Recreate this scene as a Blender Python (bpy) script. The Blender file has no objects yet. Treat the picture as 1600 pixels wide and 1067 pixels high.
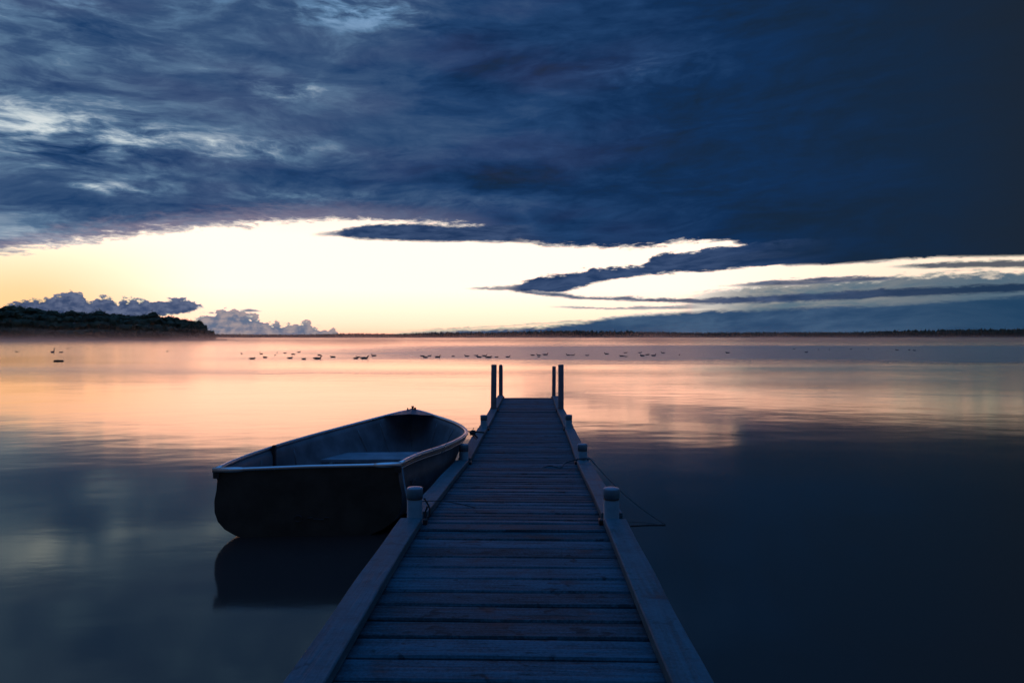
import bpy, bmesh, math, random
from mathutils import Vector, noise as mnoise
random.seed(7)
C = bpy.context.scene.collection
H = 1.40            # camera height above the lake
F = 1067.0          # focal length in pixels of the 1600 px wide photograph
HZ = 527.0          # row of the horizon

def P(px, py, d):
    """point seen at photo pixel (px, py), d metres away along the view axis"""
    return Vector(((px - 800) / F * d, d, H - (py - HZ) / F * d))

def PZ(px, py, z):
    return P(px, py, (H - z) * F / (py - HZ))

# ------------------------------------------------------------------ camera
cam = bpy.data.cameras.new("camera")
co = bpy.data.objects.new("camera", cam)
C.objects.link(co)
co.location = (0, 0, H)
co.rotation_euler = (math.radians(90 - 0.35), 0, 0)
cam.lens = 24.0
cam.sensor_width = 36.0
cam.clip_start = 0.05
cam.clip_end = 9000
bpy.context.scene.camera = co
vs = bpy.context.scene.view_settings
vs.view_transform = 'Standard'
vs.look = 'None'
vs.exposure = 0
vs.gamma = 1
try:
    bpy.context.scene.cycles.volume_step_rate = 1.0
    bpy.context.scene.cycles.volume_max_steps = 96
except Exception:
    pass

# ------------------------------------------------------------------ colour helpers
def lin(r, g, b):
    f = lambda c: (c / 255 / 12.92) if c / 255 <= 0.04045 else ((c / 255 + 0.055) / 1.055) ** 2.4
    return (f(r), f(g), f(b), 1.0)

# ------------------------------------------------------------------ tiny node language
class NT:
    def __init__(self, tree):
        self.t = tree
    def node(self, typ, **kw):
        n = self.t.nodes.new(typ)
        for k, v in kw.items():
            setattr(n, k, v)
        return n
    def put(self, sock, v):
        if isinstance(v, S):
            self.t.links.new(v.s, sock)
        else:
            sock.default_value = v
    def math(self, op, a, b=None, c=None, clamp=False):
        n = self.node('ShaderNodeMath', operation=op, use_clamp=clamp)
        self.put(n.inputs[0], a)
        if b is not None: self.put(n.inputs[1], b)
        if c is not None: self.put(n.inputs[2], c)
        return S(self, n.outputs[0])
    def xyz(self, x, y, z=0.0):
        n = self.node('ShaderNodeCombineXYZ')
        self.put(n.inputs[0], x); self.put(n.inputs[1], y); self.put(n.inputs[2], z)
        return S(self, n.outputs[0])
    def noise(self, vec, scale=1.0, detail=6.0, rough=0.55, dist=0.0):
        n = self.node('ShaderNodeTexNoise')
        self.put(n.inputs['Vector'], vec)
        n.inputs['Scale'].default_value = scale
        n.inputs['Detail'].default_value = detail
        n.inputs['Roughness'].default_value = rough
        n.inputs['Distortion'].default_value = dist
        return S(self, n.outputs[0])
    def smooth(self, a, b, x, lo=0.0, hi=1.0):
        n = self.node('ShaderNodeMapRange', interpolation_type='SMOOTHSTEP')
        self.put(n.inputs[0], x); self.put(n.inputs[1], a); self.put(n.inputs[2], b)
        self.put(n.inputs[3], lo); self.put(n.inputs[4], hi)
        return S(self, n.outputs[0])
    def mix(self, f, a, b):
        n = self.node('ShaderNodeMix', data_type='RGBA')
        self.put(n.inputs[0], f); self.put(n.inputs[6], a); self.put(n.inputs[7], b)
        return S(self, n.outputs[2])
    def ramp(self, x, stops, interp='LINEAR'):
        n = self.node('ShaderNodeValToRGB')
        n.color_ramp.interpolation = interp
        e = n.color_ramp.elements
        while len(e) < len(stops): e.new(0.5)
        for i, (p, c) in enumerate(stops):
            e[i].position = p; e[i].color = c
        self.put(n.inputs[0], x)
        return S(self, n.outputs[0])
    def curve(self, x, pts):
        """piecewise linear function of x in 0..1"""
        n = self.node('ShaderNodeFloatCurve')
        cu = n.mapping.curves[0]
        pts = sorted(pts)
        if pts[0][0] > 0.001: pts = [(0.0, pts[0][1])] + pts
        if pts[-1][0] < 0.999: pts = pts + [(1.0, pts[-1][1])]
        while len(cu.points) < len(pts): cu.points.new(0.5, 0.5)
        for q, (a, b) in zip(cu.points, pts):
            q.location = (a, b); q.handle_type = 'VECTOR'
        n.mapping.update()
        self.put(n.inputs['Value'], x)
        return S(self, n.outputs[0])

class S:
    def __init__(self, nt, s): self.nt = nt; self.s = s
    def __add__(self, o): return self.nt.math('ADD', self, o)
    def __radd__(self, o): return self.nt.math('ADD', o, self)
    def __sub__(self, o): return self.nt.math('SUBTRACT', self, o)
    def __rsub__(self, o): return self.nt.math('SUBTRACT', o, self)
    def __mul__(self, o): return self.nt.math('MULTIPLY', self, o)
    def __rmul__(self, o): return self.nt.math('MULTIPLY', o, self)
    def __truediv__(self, o): return self.nt.math('DIVIDE', self, o)
    def min(self, o): return self.nt.math('MINIMUM', self, o)
    def max(self, o): return self.nt.math('MAXIMUM', self, o)
    def clamp(self): return self.nt.math('ADD', self, 0.0, clamp=True)

# ------------------------------------------------------------------ world: dusk sky with cloud layers
world = bpy.data.worlds.new("World")
bpy.context.scene.world = world
world.use_nodes = True
wt = world.node_tree
for n in list(wt.nodes): wt.nodes.remove(n)
N = NT(wt)
tc = N.node('ShaderNodeTexCoord')
sp = N.node('ShaderNodeSeparateXYZ')
wt.links.new(tc.outputs['Generated'], sp.inputs[0])
X, Y, Z = (S(N, o) for o in sp.outputs)
DEG = 57.29578
az = N.math('ARCTAN2', X, Y) * DEG                   # degrees to the right of the view to the lake
el = N.math('ARCSINE', Z.max(-0.999).min(0.999)) * DEG

def AZ(px): return math.degrees(math.atan((px - 800) / F))
def EL(px, py): return math.degrees(math.atan((HZ - py) / math.hypot(F, px - 800)))
EMAX = 30.0
def u_of(a): return a * (1 / 80.0) + 0.5
def edge(pts, azs):
    """elevation of a cloud edge as a function of azimuth"""
    return N.curve(u_of(azs), [(AZ(x) / 80 + 0.5, EL(x, y) / EMAX) for x, y in pts]) * EMAX
def acurve(pts, azs=None):
    return N.curve(u_of(azs if azs is not None else az), [(AZ(x) / 80 + 0.5, v) for x, v in pts])
def blob(px, py, sx, sy):
    """soft patch round the direction of a photo pixel; radii in degrees"""
    dx = (az - AZ(px)) * (1 / sx); dy = (el - EL(px, py)) * (1 / sy)
    return N.math('POWER', 2.718, (dx * dx + dy * dy) * -1.0)

# domain of the streaky clouds: tilted a little, stretched along the horizon
tilt = el - az * 0.03
warp = N.noise(N.xyz(az * 0.055, tilt * 0.16, 3.3), 1.0, 4, 0.5) - 0.5
warp2 = N.noise(N.xyz(az * 0.05, tilt * 0.2, 9.1), 1.0, 4, 0.5) - 0.5
sx_ = az + warp * 9.0
sy_ = tilt + warp2 * 3.2
streak = N.noise(N.xyz(sx_ * 0.11, sy_ * 0.42, 0.0), 1.0, 8, 0.62, 0.3)
fine = N.noise(N.xyz(sx_ * 0.42, sy_ * 1.9, 5.0), 1.0, 6, 0.6)
big = N.noise(N.xyz(az * 0.045, tilt * 0.13, 7.0), 1.0, 3, 0.5)

# clear sky glow behind everything
e01 = (el * (1 / 30.0)).clamp()
clear = N.ramp(e01, [(0.0, (1.7, 0.74, 0.48, 1)), (0.045, (2.0, 0.92, 0.66, 1)), (0.13, (2.3, 1.17, 0.92, 1)),
                     (0.27, (2.3, 1.22, 0.94, 1)), (0.42, (0.75, 0.72, 0.72, 1)), (0.6, (0.36, 0.46, 0.55, 1)),
                     (1.0, (0.12, 0.30, 0.56, 1))])
gold = N.mix(N.smooth(-22.0, -36.0, az) * N.smooth(9.0, 2.0, el), clear, (1.35, 0.70, 0.34, 1))
clear = N.mix(N.smooth(12.0, 34.0, az) * N.smooth(12.0, 2.0, el) * 0.75, gold, (0.95, 0.66, 0.50, 1))

# main cloud deck, bounded below by a ragged edge
frill = N.noise(N.xyz(az * 0.55 + warp * 6.0, tilt * 2.6 + warp2 * 5.0, 11.0), 1.0, 8, 0.66, 0.4)
tuft = N.noise(N.xyz(az * 1.5, tilt * 4.2 + az * 0.5, 14.0), 1.0, 5, 0.6)
rag = (frill - 0.5) * 2.6 + (streak - 0.5) * 1.3 + (tuft - 0.5) * 0.9
lowd = edge([(0, 402), (60, 392), (110, 386), (200, 373), (300, 363), (380, 354), (450, 348), (520, 345), (600, 347),
             (680, 349), (740, 354), (790, 375), (850, 384), (920, 388), (1000, 388), (1030, 383), (1060, 378),
             (1100, 376), (1140, 379), (1165, 386), (1190, 400), (1230, 416), (1300, 414), (1350, 412),
             (1400, 407), (1450, 401), (1520, 402), (1600, 402)], az)
d_deck = el - lowd + rag * acurve([(0, .9), (400, .8), (520, .5), (800, .5), (1100, .55), (1250, .35), (1600, .25)])
a_deck = N.smooth(-0.12, acurve([(0, .7), (350, .65), (500, .4), (1600, .3)]), d_deck)

billow = N.noise(N.xyz(az * 0.30 + warp * 4.0, tilt * 0.85 + warp2 * 4.0, 31.0), 1.0, 8, 0.6, 0.2)
# brightness inside the deck
reg = acurve([(0, .50), (200, .47), (400, .43), (600, .37), (760, .29), (900, .235), (1050, .19), (1200, .13),
              (1350, .09), (1500, .05), (1600, 0.015)])
amp = acurve([(0, .62), (400, .56), (700, .46), (900, .40), (1100, .33), (1300, .18), (1600, .03)])
tone = reg + (streak - 0.5) * amp + (fine - 0.5) * amp * 0.26 + (billow - 0.5) * amp * 0.55 + (frill - 0.5) * amp * 0.08 + (big - 0.5) * amp * 0.55
gap = N.smooth(0.40, 0.66, billow) * 0.5 + N.smooth(0.42, 0.70, streak) * 0.45 + N.smooth(0.45, 0.75, fine) * 0.35
tone = tone + blob(50, 205, 8, 2.6) * gap * 0.52 + blob(290, 222, 10, 1.0) * gap * 0.42 \
     + blob(560, 18, 5.0, 1.2) * gap * 0.55 + blob(170, 295, 2.2, 0.35) * gap * 0.8 + blob(90, 40, 7, 3.0) * gap * 0.16 \
     + blob(455, 142, 3.0, 0.6) * gap * 0.4 + blob(40, 375, 4, 0.7) * gap * 0.45 \
     + blob(1000, 110, 5, 1.2) * gap * 0.16 + blob(560, 312, 12, 0.7) * gap * 0.26 + blob(300, 350, 12, 0.9) * gap * 0.30
tone = tone - blob(800, 95, 9, 2.2) * 0.10 - blob(650, 275, 15, 1.3) * 0.13 - blob(200, 330, 9, 0.9) * 0.10 \
     - blob(150, 235, 5, 0.7) * 0.12 - blob(200, 130, 10, 1.2) * 0.08 - blob(430, 95, 6, 1.5) * 0.06
deckcol = N.ramp(tone.clamp(), [(0.0, lin(27, 38, 52)), (0.08, lin(21, 41, 66)), (0.17, lin(18, 48, 87)),
                 (0.28, lin(32, 64, 106)), (0.42, lin(58, 85, 122)), (0.56, lin(86, 115, 146)),
                 (0.72, lin(138, 158, 178)), (0.88, lin(186, 200, 208)), (1.0, lin(214, 222, 224))])
# a breath of mauve where the dusk glow reaches the underside
mauve = N.smooth(0.42, 0.66, N.noise(N.xyz(az * 0.07, tilt * 0.3, 21.0), 1.0, 4, 0.5)) * N.smooth(18.0, 0.0, az)
deckcol = N.mix(mauve * 0.10, deckcol, lin(92, 78, 112))
under = N.smooth(1.9, 0.0, d_deck) * N.smooth(6.0, -30.0, az)
deckcol = N.mix(under * 0.62, deckcol, lin(172, 154, 166))
deckcol = N.mix(N.smooth(0.42, 0.75, tone) * N.smooth(18.0, 27.0, el) * 0.7, deckcol, lin(96, 146, 196))
def toned(base, a):
    """glow seen through the thin margin of a cloud"""
    n = N.node('ShaderNodeVectorMath', operation='MINIMUM')
    N.put(n.inputs[0], base); n.inputs[1].default_value = (1.0, 0.88, 0.76)
    return N.mix(N.smooth(0.0, 0.22, a), base, S(N, n.outputs[0]))
sky = N.mix(a_deck, toned(clear, a_deck), deckcol)

# separate cloud banks between two ragged edges
def bank(base, up, lo, col, x0, x1, r=0.5, soft=0.16, feather=1.6, strength=1.0, nz=None):
    nz = rag if nz is None else nz
    d = (edge(up, az) - el + nz * r).min(el - edge(lo, az) - nz * r * 0.6)
    a = N.smooth(-0.05, soft, d) * N.smooth(AZ(x0) - 0.1, AZ(x0) + feather, az)
    if x1: a = a * N.smooth(AZ(x1), AZ(x1) - feather, az)
    a = a * strength
    return N.mix(a, toned(base, a), col)

dark1 = N.mix(N.smooth(0.3, 0.7, fine), lin(30, 54, 92), lin(62, 82, 118))
dark2 = N.mix(N.smooth(20.0, 36.0, az), dark1, lin(24, 48, 78))
teal = N.mix(N.smooth(0.36, 0.66, streak + (fine - 0.5) * 0.3), lin(44, 72, 106), lin(70, 96, 126))
teal = N.mix(N.smooth(22.0, 37.0, az) * 0.75, teal, lin(28, 62, 92))
# translucent veil on the right, above that bank
veil = N.mix(N.smooth(0.35, 0.65, streak + (frill - 0.5) * 0.4), lin(92, 114, 130), lin(160, 156, 150))
veil = N.mix(N.smooth(20.0, 35.0, az) * 0.85, veil, lin(74, 100, 120))
sky = bank(sky, [(1000, 470), (1100, 452), (1200, 440), (1300, 433), (1400, 428), (1500, 424), (1600, 420)],
           [(1000, 560), (1600, 560)], veil, 1040, None, 0.75, 0.6, 8.0, 1.0)
# low blue-grey bank resting on the horizon
sky = bank(sky, [(520, 524), (650, 516), (760, 512), (850, 507), (920, 500), (960, 493), (1040, 487), (1100, 483),
                 (1180, 481), (1260, 478), (1350, 475), (1430, 472), (1520, 465), (1600, 460)],
           [(520, 640), (1600, 640)], teal, 560, None, 0.30, 0.35, 9.0)
# long thin streaks
sky = bank(sky, [(1120, 447), (1180, 440), (1250, 436), (1320, 431), (1400, 431), (1440, 436)],
           [(1120, 449), (1250, 446), (1350, 440), (1440, 437)], dark1, 1120, 1440, 0.20, 0.14, 3.0, 0.85)
sky = bank(sky, [(1370, 416), (1450, 411), (1520, 406), (1600, 405)], [(1370, 418), (1450, 420), (1600, 419)],
           dark2, 1370, None, 0.22, 0.16, 3.0, 0.9)
sky = bank(sky, [(780, 449), (860, 456), (900, 461), (1000, 463), (1080, 466), (1160, 462), (1250, 458), (1350, 452),
                 (1450, 448), (1600, 441)],
           [(780, 453), (860, 464), (900, 468), (1000, 471), (1100, 476), (1200, 474), (1300, 470), (1450, 463), (1600, 457)],
           dark2, 790, None, 0.26, 0.18, 2.2, 0.92)
sky = bank(sky, [(860, 478), (950, 480), (1050, 477), (1100, 474)], [(860, 481), (950, 484), (1050, 483), (1100, 482)],
           dark1, 850, 1120, 0.22, 0.12, 3.0, 0.7)
sky = bank(sky, [(560, 518), (700, 513), (850, 503), (900, 500)], [(560, 519), (700, 516), (850, 507), (900, 504)],
           dark1, 600, 980, 0.25, 0.2, 5.0, 0.6)
# the lobe reaching left out of the deck
sky = bank(sky, [(785, 448), (820, 440), (842, 430), (880, 429), (915, 420), (960, 417), (1005, 415), (1018, 403),
                 (1040, 396), (1070, 392), (1120, 386), (1160, 382), (1200, 378), (1300, 370), (1600, 360)],
           [(785, 455), (840, 457), (880, 459), (900, 452), (925, 444), (960, 438), (1000, 431), (1060, 427), (1100, 425),
            (1150, 421), (1200, 417), (1250, 414), (1300, 414), (1400, 405), (1600, 400)],
           N.mix(N.smooth(13.0, 27.0, az), dark2, deckcol), 782, None, 0.50, 0.20, 1.8)
# lens of cloud under the deck edge
sky = bank(sky, [(470, 366), (520, 362), (560, 352), (600, 348), (640, 349), (700, 352), (760, 351), (840, 350)],
           [(470, 370), (530, 371), (560, 375), (640, 378), (740, 379), (800, 380), (860, 383)],
           dark1, 480, 850, 0.26, 0.22, 3.0)
sky = bank(sky, [(725, 451), (760, 448), (790, 447), (840, 448)], [(725, 453), (790, 454), (840, 455)], dark1, 722, 840, 0.2, 0.15, 2.0, 0.7)
# heaped clouds low on the left
puff = N.noise(N.xyz(az * 1.25, el * 1.9, 2.0), 1.0, 8, 0.62) - 0.5
puffc = N.mix(N.smooth(-0.16, 0.18, puff + (fine - 0.5) * 0.3), lin(58, 74, 108), lin(100, 110, 138))
sky = bank(sky, [(5, 480), (15, 474), (35, 468), (60, 467), (85, 464), (100, 458), (112, 453), (125, 457), (135, 466),
                 (141, 476), (148, 466), (165, 463), (178, 468), (182, 480), (188, 467), (210, 468), (230, 470),
                 (262, 468), (285, 465), (300, 470), (312, 476), (330, 480)],
           [(0, 520), (190, 510), (240, 496), (270, 492), (290, 488), (330, 480)],
           puffc, 4, 322, 1.8, 0.16, 0.5, 1.0, puff)
puffl = N.mix(N.smooth(-0.14, 0.16, puff), lin(98, 112, 138), lin(166, 152, 154))
sky = bank(sky, [(300, 500), (310, 494), (325, 490), (340, 486), (348, 479), (358, 485), (372, 484), (385, 489),
                 (400, 494), (415, 503), (428, 505), (434, 499), (442, 507), (460, 508), (470, 503), (480, 502), (488, 510),
                 (500, 514), (525, 517), (545, 523)],
           [(300, 560), (545, 560)], puffl, 300, 540, 2.5, 0.17, 0.6, 1.0, puff)
sky = bank(sky, [(375, 484), (390, 482), (408, 485)], [(375, 487), (390, 488), (408, 487)], puffc, 372, 412, 0.35, 0.12, 0.6, .9, puff)

# the rest of the dome: deep dusk blue overhead, darker behind the viewer
over = N.smooth(27.0, 48.0, el)
sky = N.mix(over, sky, (0.055, 0.245, 0.66, 1))
back = N.smooth(48.0, 100.0, N.math('ABSOLUTE', az)) * N.smooth(70.0, 30.0, el)
sky = N.mix(back, sky, (0.055, 0.060, 0.080, 1))
bg = N.node('ShaderNodeBackground')
N.put(bg.inputs[0], sky)
bg.inputs[1].default_value = 1.0
wo = N.node('ShaderNodeOutputWorld')
wt.links.new(bg.outputs[0], wo.inputs[0])

# ------------------------------------------------------------------ materials
def material(name):
    m = bpy.data.materials.new(name)
    m.use_nodes = True
    nt = m.node_tree
    for n in list(nt.nodes): nt.nodes.remove(n)
    out = nt.nodes.new('ShaderNodeOutputMaterial')
    return m, NT(nt), out

def principled(K, out, color, rough=0.6, metal=0.0, spec=0.5, bump=None, bstr=0.3, bdist=0.01):
    p = K.node('ShaderNodeBsdfPrincipled')
    K.put(p.inputs['Base Color'], color); K.put(p.inputs['Roughness'], rough)
    K.put(p.inputs['Metallic'], metal); K.put(p.inputs['Specular IOR Level'], spec)
    if bump is not None:
        b = K.node('ShaderNodeBump')
        b.inputs['Strength'].default_value = bstr; b.inputs['Distance'].default_value = bdist
        K.put(b.inputs['Height'], bump)
        K.t.links.new(b.outputs[0], p.inputs['Normal'])
    K.t.links.new(p.outputs[0], out.inputs[0])
    return p

def objcoord(K, world_space=False):
    if world_space:
        g = K.node('ShaderNodeNewGeometry'); src = g.outputs['Position']
    else:
        g = K.node('ShaderNodeTexCoord'); src = g.outputs['Object']
    s = K.node('ShaderNodeSeparateXYZ')
    K.t.links.new(src, s.inputs[0])
    return tuple(S(K, o) for o in s.outputs)

def wood_mat(name, dark, light, along='x', rough=0.55):
    m, K, out = material(name)
    x, y, z = objcoord(K)
    isl = S(K, K.node('ShaderNodeNewGeometry').outputs['Random Per Island'])
    if along == 'x': v = K.xyz(x * 2.2 + isl * 60, y * 46.0, z * 46.0)
    else: v = K.xyz(x * 46.0, y * 2.2 + isl * 60, z * 46.0)
    grain = K.noise(v, 1.0, 6, 0.65, 0.6)
    g2 = K.noise(K.xyz(x * 5.0 + isl * 31, y * 9.0, 4.0), 1.0, 4, 0.6)
    stain = K.smooth(0.56, 0.74, K.noise(K.xyz(x * 3.0, y * 4.2, isl * 7.0), 1.0, 4, 0.6, 0.8))
    t = grain * 0.75 + g2 * 0.45 + (isl - 0.5) * 0.2 - 0.12
    knot = K.smooth(0.60, 0.72, K.noise(K.xyz(x * 9.0 + isl * 17, y * 14.0, 8.0), 1.0, 3, 0.5, 1.2))
    speck = K.noise(K.xyz(x, y, z), 85.0, 3, 0.7)
    t = t - knot * 0.25 + (speck - 0.5) * 0.55
    col = K.mix(K.smooth(0.22, 0.78, t), dark, light)
    col = K.mix(stain * 0.8, col, tuple(c * 0.45 for c in dark[:3]) + (1,))
    r = rough + (grain - 0.5) * 0.3 - stain * 0.15
    principled(K, out, col, r, 0.0, 0.12, grain + g2 * 0.6, 0.6, 0.006)
    return m

M = {}
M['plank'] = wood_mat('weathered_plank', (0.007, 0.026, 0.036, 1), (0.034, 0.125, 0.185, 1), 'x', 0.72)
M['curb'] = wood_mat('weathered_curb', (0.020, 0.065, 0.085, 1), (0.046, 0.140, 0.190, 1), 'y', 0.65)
M['joist'] = wood_mat('dark_joist', (0.03, 0.03, 0.035, 1), (0.08, 0.08, 0.09, 1), 'y', 0.8)

def plain(name, c1, c2, scale=8.0, rough=0.5, metal=0.0, bstr=0.15, spec=0.5, bdist=0.004):
    m, K, out = material(name)
    x, y, z = objcoord(K)
    n = K.noise(K.xyz(x, y, z), scale, 6, 0.6)
    n2 = K.noise(K.xyz(x, y, z), scale * 7, 4, 0.6)
    principled(K, out, K.mix(K.smooth(0.3, 0.7, n), c1, c2), rough + (n2 - 0.5) * 0.25, metal, spec, n2, bstr, bdist)
    return m
M['pvc'] = plain('worn_pvc_sleeve', (0.05, 0.11, 0.15, 1), (0.09, 0.17, 0.22, 1), 9, 0.5)
M['cap'] = plain('pale_pvc_cap', (0.07, 0.16, 0.23, 1), (0.11, 0.22, 0.31, 1), 14, 0.42)
M['pile'] = plain('wood_pile', (0.07, 0.08, 0.11, 1), (0.13, 0.15, 0.19, 1), 12, 0.7)
M['band'] = plain('dark_rubber', (0.012, 0.012, 0.014, 1), (0.03, 0.03, 0.03, 1), 12, 0.6)
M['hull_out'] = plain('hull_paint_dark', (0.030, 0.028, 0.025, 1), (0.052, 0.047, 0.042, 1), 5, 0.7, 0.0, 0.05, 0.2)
M['hull_side'] = plain('hull_side_lit_tone', (0.05, 0.06, 0.075, 1), (0.11, 0.13, 0.16, 1), 4, 0.42, 0.0, 0.1, 0.5)  # hull colour lightened on the sides, painting in light their flare reflects
M['hull_in'] = plain('hull_inside_paint', (0.055, 0.085, 0.115, 1), (0.12, 0.17, 0.22, 1), 4, 0.5, 0.0, 0.2)
M['alu'] = plain('aluminium_rail', (0.42, 0.46, 0.52, 1), (0.62, 0.66, 0.72, 1), 0.9, 0.30, 0.95, 0.0)
M['seat'] = plain('seat_paint', (0.10, 0.17, 0.23, 1), (0.18, 0.27, 0.36, 1), 6, 0.36)
M['iron'] = plain('dark_iron', (0.015, 0.015, 0.018, 1), (0.035, 0.035, 0.04, 1), 20, 0.5, 0.3)
M['rope'] = plain('dark_rope', (0.02, 0.022, 0.026, 1), (0.045, 0.05, 0.055, 1), 60, 0.9)
M['rope_pale'] = plain('faded_rope', (0.04, 0.06, 0.08, 1), (0.08, 0.11, 0.14, 1), 60, 0.9)
M['mark'] = plain('faded_lettering', (0.05, 0.06, 0.075, 1), (0.18, 0.2, 0.23, 1), 40, 0.6)
M['mark_dark'] = plain('faded_emblem', (0.014, 0.017, 0.021, 1), (0.026, 0.030, 0.036, 1), 30, 0.6)
M['duck'] = plain('duck_feathers', (0.09, 0.06, 0.05, 1), (0.18, 0.13, 0.11, 1), 9, 0.8)
M['gull'] = plain('pale_feathers', (0.08, 0.08, 0.09, 1), (0.16, 0.16, 0.17, 1), 9, 0.8)
M['bill'] = plain('duck_bill', (0.05, 0.04, 0.02, 1), (0.09, 0.07, 0.03, 1), 9, 0.5)
M['weed'] = plain('water_weed', (0.02, 0.025, 0.015, 1), (0.05, 0.05, 0.03, 1), 9, 0.8)

def leaf_mat(name, c1, c2, scale):
    m, K, out = material(name)
    x, y, z = objcoord(K, True)
    n = K.noise(K.xyz(x, y, z), scale, 4, 0.6)
    isl = S(K, K.node('ShaderNodeNewGeometry').outputs['Random Per Island'])
    principled(K, out, K.mix((K.smooth(0.3, 0.7, n) * 0.6 + isl * 0.4), c1, c2), 0.8, 0.0, 0.2)
    return m
M['leaf'] = leaf_mat('headland_foliage', (0.035, 0.045, 0.03, 1), (0.09, 0.10, 0.06, 1), 0.12)
M['leaf_far'] = leaf_mat('far_shore_foliage', (0.04, 0.045, 0.03, 1), (0.10, 0.09, 0.06, 1), 0.02)
M['soil'] = plain('shore_soil', (0.04, 0.04, 0.03, 1), (0.08, 0.07, 0.05, 1), 0.2, 0.9)

# lake water
def water_mat():
    m, K, out = material('lake_water')
    x, y, z = objcoord(K, True)
    # long swell of tiny height plus wind ripples that live in patches far out
    calm = K.noise(K.xyz(x * 0.35, y * 0.5, 0.0), 1.0, 3, 0.5)
    rip = K.noise(K.xyz(x * 1.3, y * 3.2, 0.0), 1.0, 5, 0.6, 0.2)
    rip2 = K.noise(K.xyz(x * 0.35, y * 1.1, 3.0), 1.0, 4, 0.6, 0.2)
    patch = K.noise(K.xyz(x * 0.025, y * 0.06, 1.0), 1.0, 3, 0.5) - 0.5
    zone = K.smooth(30.0, 46.0, y + patch * 40.0) * K.smooth(140.0, 86.0, y + patch * 50.0)
    zone = zone * K.smooth(-34.0, 6.0, x + patch * 20.0)
    zone = zone + K.smooth(14.0, 24.0, y + patch * 14.0) * K.smooth(44.0, 26.0, y) * (K.smooth(0.0, 0.16, patch) * 0.25 + 0.03)
    zl = K.smooth(30.0, 60.0, y) * 0.28
    wind = (zone + zl).clamp()
    height = calm * 0.010 + rip * (wind * 0.030 + 0.0008) + rip2 * (wind * 0.075 + 0.0016)
    b = K.node('ShaderNodeBump')
    b.inputs['Strength'].default_value = 1.0; b.inputs['Distance'].default_value = 1.0
    K.put(b.inputs['Height'], height)
    fr = K.node('ShaderNodeFresnel'); fr.inputs['IOR'].default_value = 1.9
    K.t.links.new(b.outputs[0], fr.inputs['Normal'])
    gl = K.node('ShaderNodeBsdfGlossy')
    gl.inputs['Color'].default_value = (1.0, 0.97, 0.81, 1)
    K.put(gl.inputs['Roughness'], wind * 0.20 + 0.088)
    K.t.links.new(b.outputs[0], gl.inputs['Normal'])
    df = K.node('ShaderNodeBsdfDiffuse'); df.inputs['Color'].default_value = (0.040, 0.030, 0.030, 1)
    mx = K.node('ShaderNodeMixShader')
    K.t.links.new(fr.outputs[0], mx.inputs[0]); K.t.links.new(df.outputs[0], mx.inputs[1])
    K.t.links.new(gl.outputs[0], mx.inputs[2]); K.t.links.new(mx.outputs[0], out.inputs[0])
    return m
M['water'] = water_mat()

# ------------------------------------------------------------------ object helpers
def obj(name, bm, mat, parent=None, smooth=False, mats=None):
    me = bpy.data.meshes.new(name)
    bm.normal_update()
    bm.to_mesh(me); bm.free()
    for mm in ([mat] if mats is None else mats): me.materials.append(mm)
    if smooth:
        me.polygons.foreach_set('use_smooth', [True] * len(me.polygons))
    o = bpy.data.objects.new(name, me)
    C.objects.link(o)
    if parent is not None: o.parent = parent
    return o

def tag(o, label=None, cat=None, group=None, kind=None):
    if label: o['label'] = label
    if cat: o['category'] = cat
    if group: o['group'] = group
    if kind: o['kind'] = kind
    return o

def empty(name, loc=(0, 0, 0), rz=0.0):
    o = bpy.data.objects.new(name, None)
    C.objects.link(o); o.location = loc; o.rotation_euler = (0, 0, rz)
    o.empty_display_size = 0.2
    return o

def quad_box(bm, corners_bottom, corners_top):
    vs_ = [bm.verts.new(c) for c in list(corners_bottom) + list(corners_top)]
    fs = [(3, 2, 1, 0), (4, 5, 6, 7), (0, 1, 5, 4), (1, 2, 6, 5), (2, 3, 7, 6), (3, 0, 4, 7)]
    return [bm.faces.new([vs_[i] for i in f]) for f in fs]

def box(bm, x0, x1, y0, y1, z0, z1):
    return quad_box(bm, [(x0, y0, z0), (x1, y0, z0), (x1, y1, z0), (x0, y1, z0)],
                    [(x0, y0, z1), (x1, y0, z1), (x1, y1, z1), (x0, y1, z1)])

def bevel(bm, w, seg=2):
    bmesh.ops.bevel(bm, geom=list(bm.edges), offset=w, segments=seg, profile=0.6, affect='EDGES')

def lathe(bm, cx, cy, prof, seg=24, wob=0.0, top=True, tilt=(0, 0)):
    rings = []
    for r, z in prof:
        ring = []
        for k in range(seg):
            a = 2 * math.pi * k / seg
            rr = r * (1 + wob * math.sin(a * 2 + z * 3) + wob * 0.5 * math.sin(a * 5 + 1))
            ring.append(bm.verts.new((cx + rr * math.cos(a) + tilt[0] * z, cy + rr * math.sin(a) + tilt[1] * z, z)))
        rings.append(ring)
    for a, b in zip(rings, rings[1:]):
        for k in range(seg):
            bm.faces.new((a[k], a[(k + 1) % seg], b[(k + 1) % seg], b[k]))
    bm.faces.new(list(reversed(rings[0])))
    if top: bm.faces.new(rings[-1])

def catmull(pts, n=8):
    pts = [Vector(p) for p in pts]
    out = []
    for i in range(len(pts) - 1):
        p0 = pts[max(i - 1, 0)]; p1 = pts[i]; p2 = pts[i + 1]; p3 = pts[min(i + 2, len(pts) - 1)]
        for k in range(n):
            t = k / n
            out.append(0.5 * ((2 * p1) + (p2 - p0) * t + (2 * p0 - 5 * p1 + 4 * p2 - p3) * t * t
                              + (3 * p1 - p0 - 3 * p2 + p3) * t * t * t))
    out.append(pts[-1])
    return out

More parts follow.
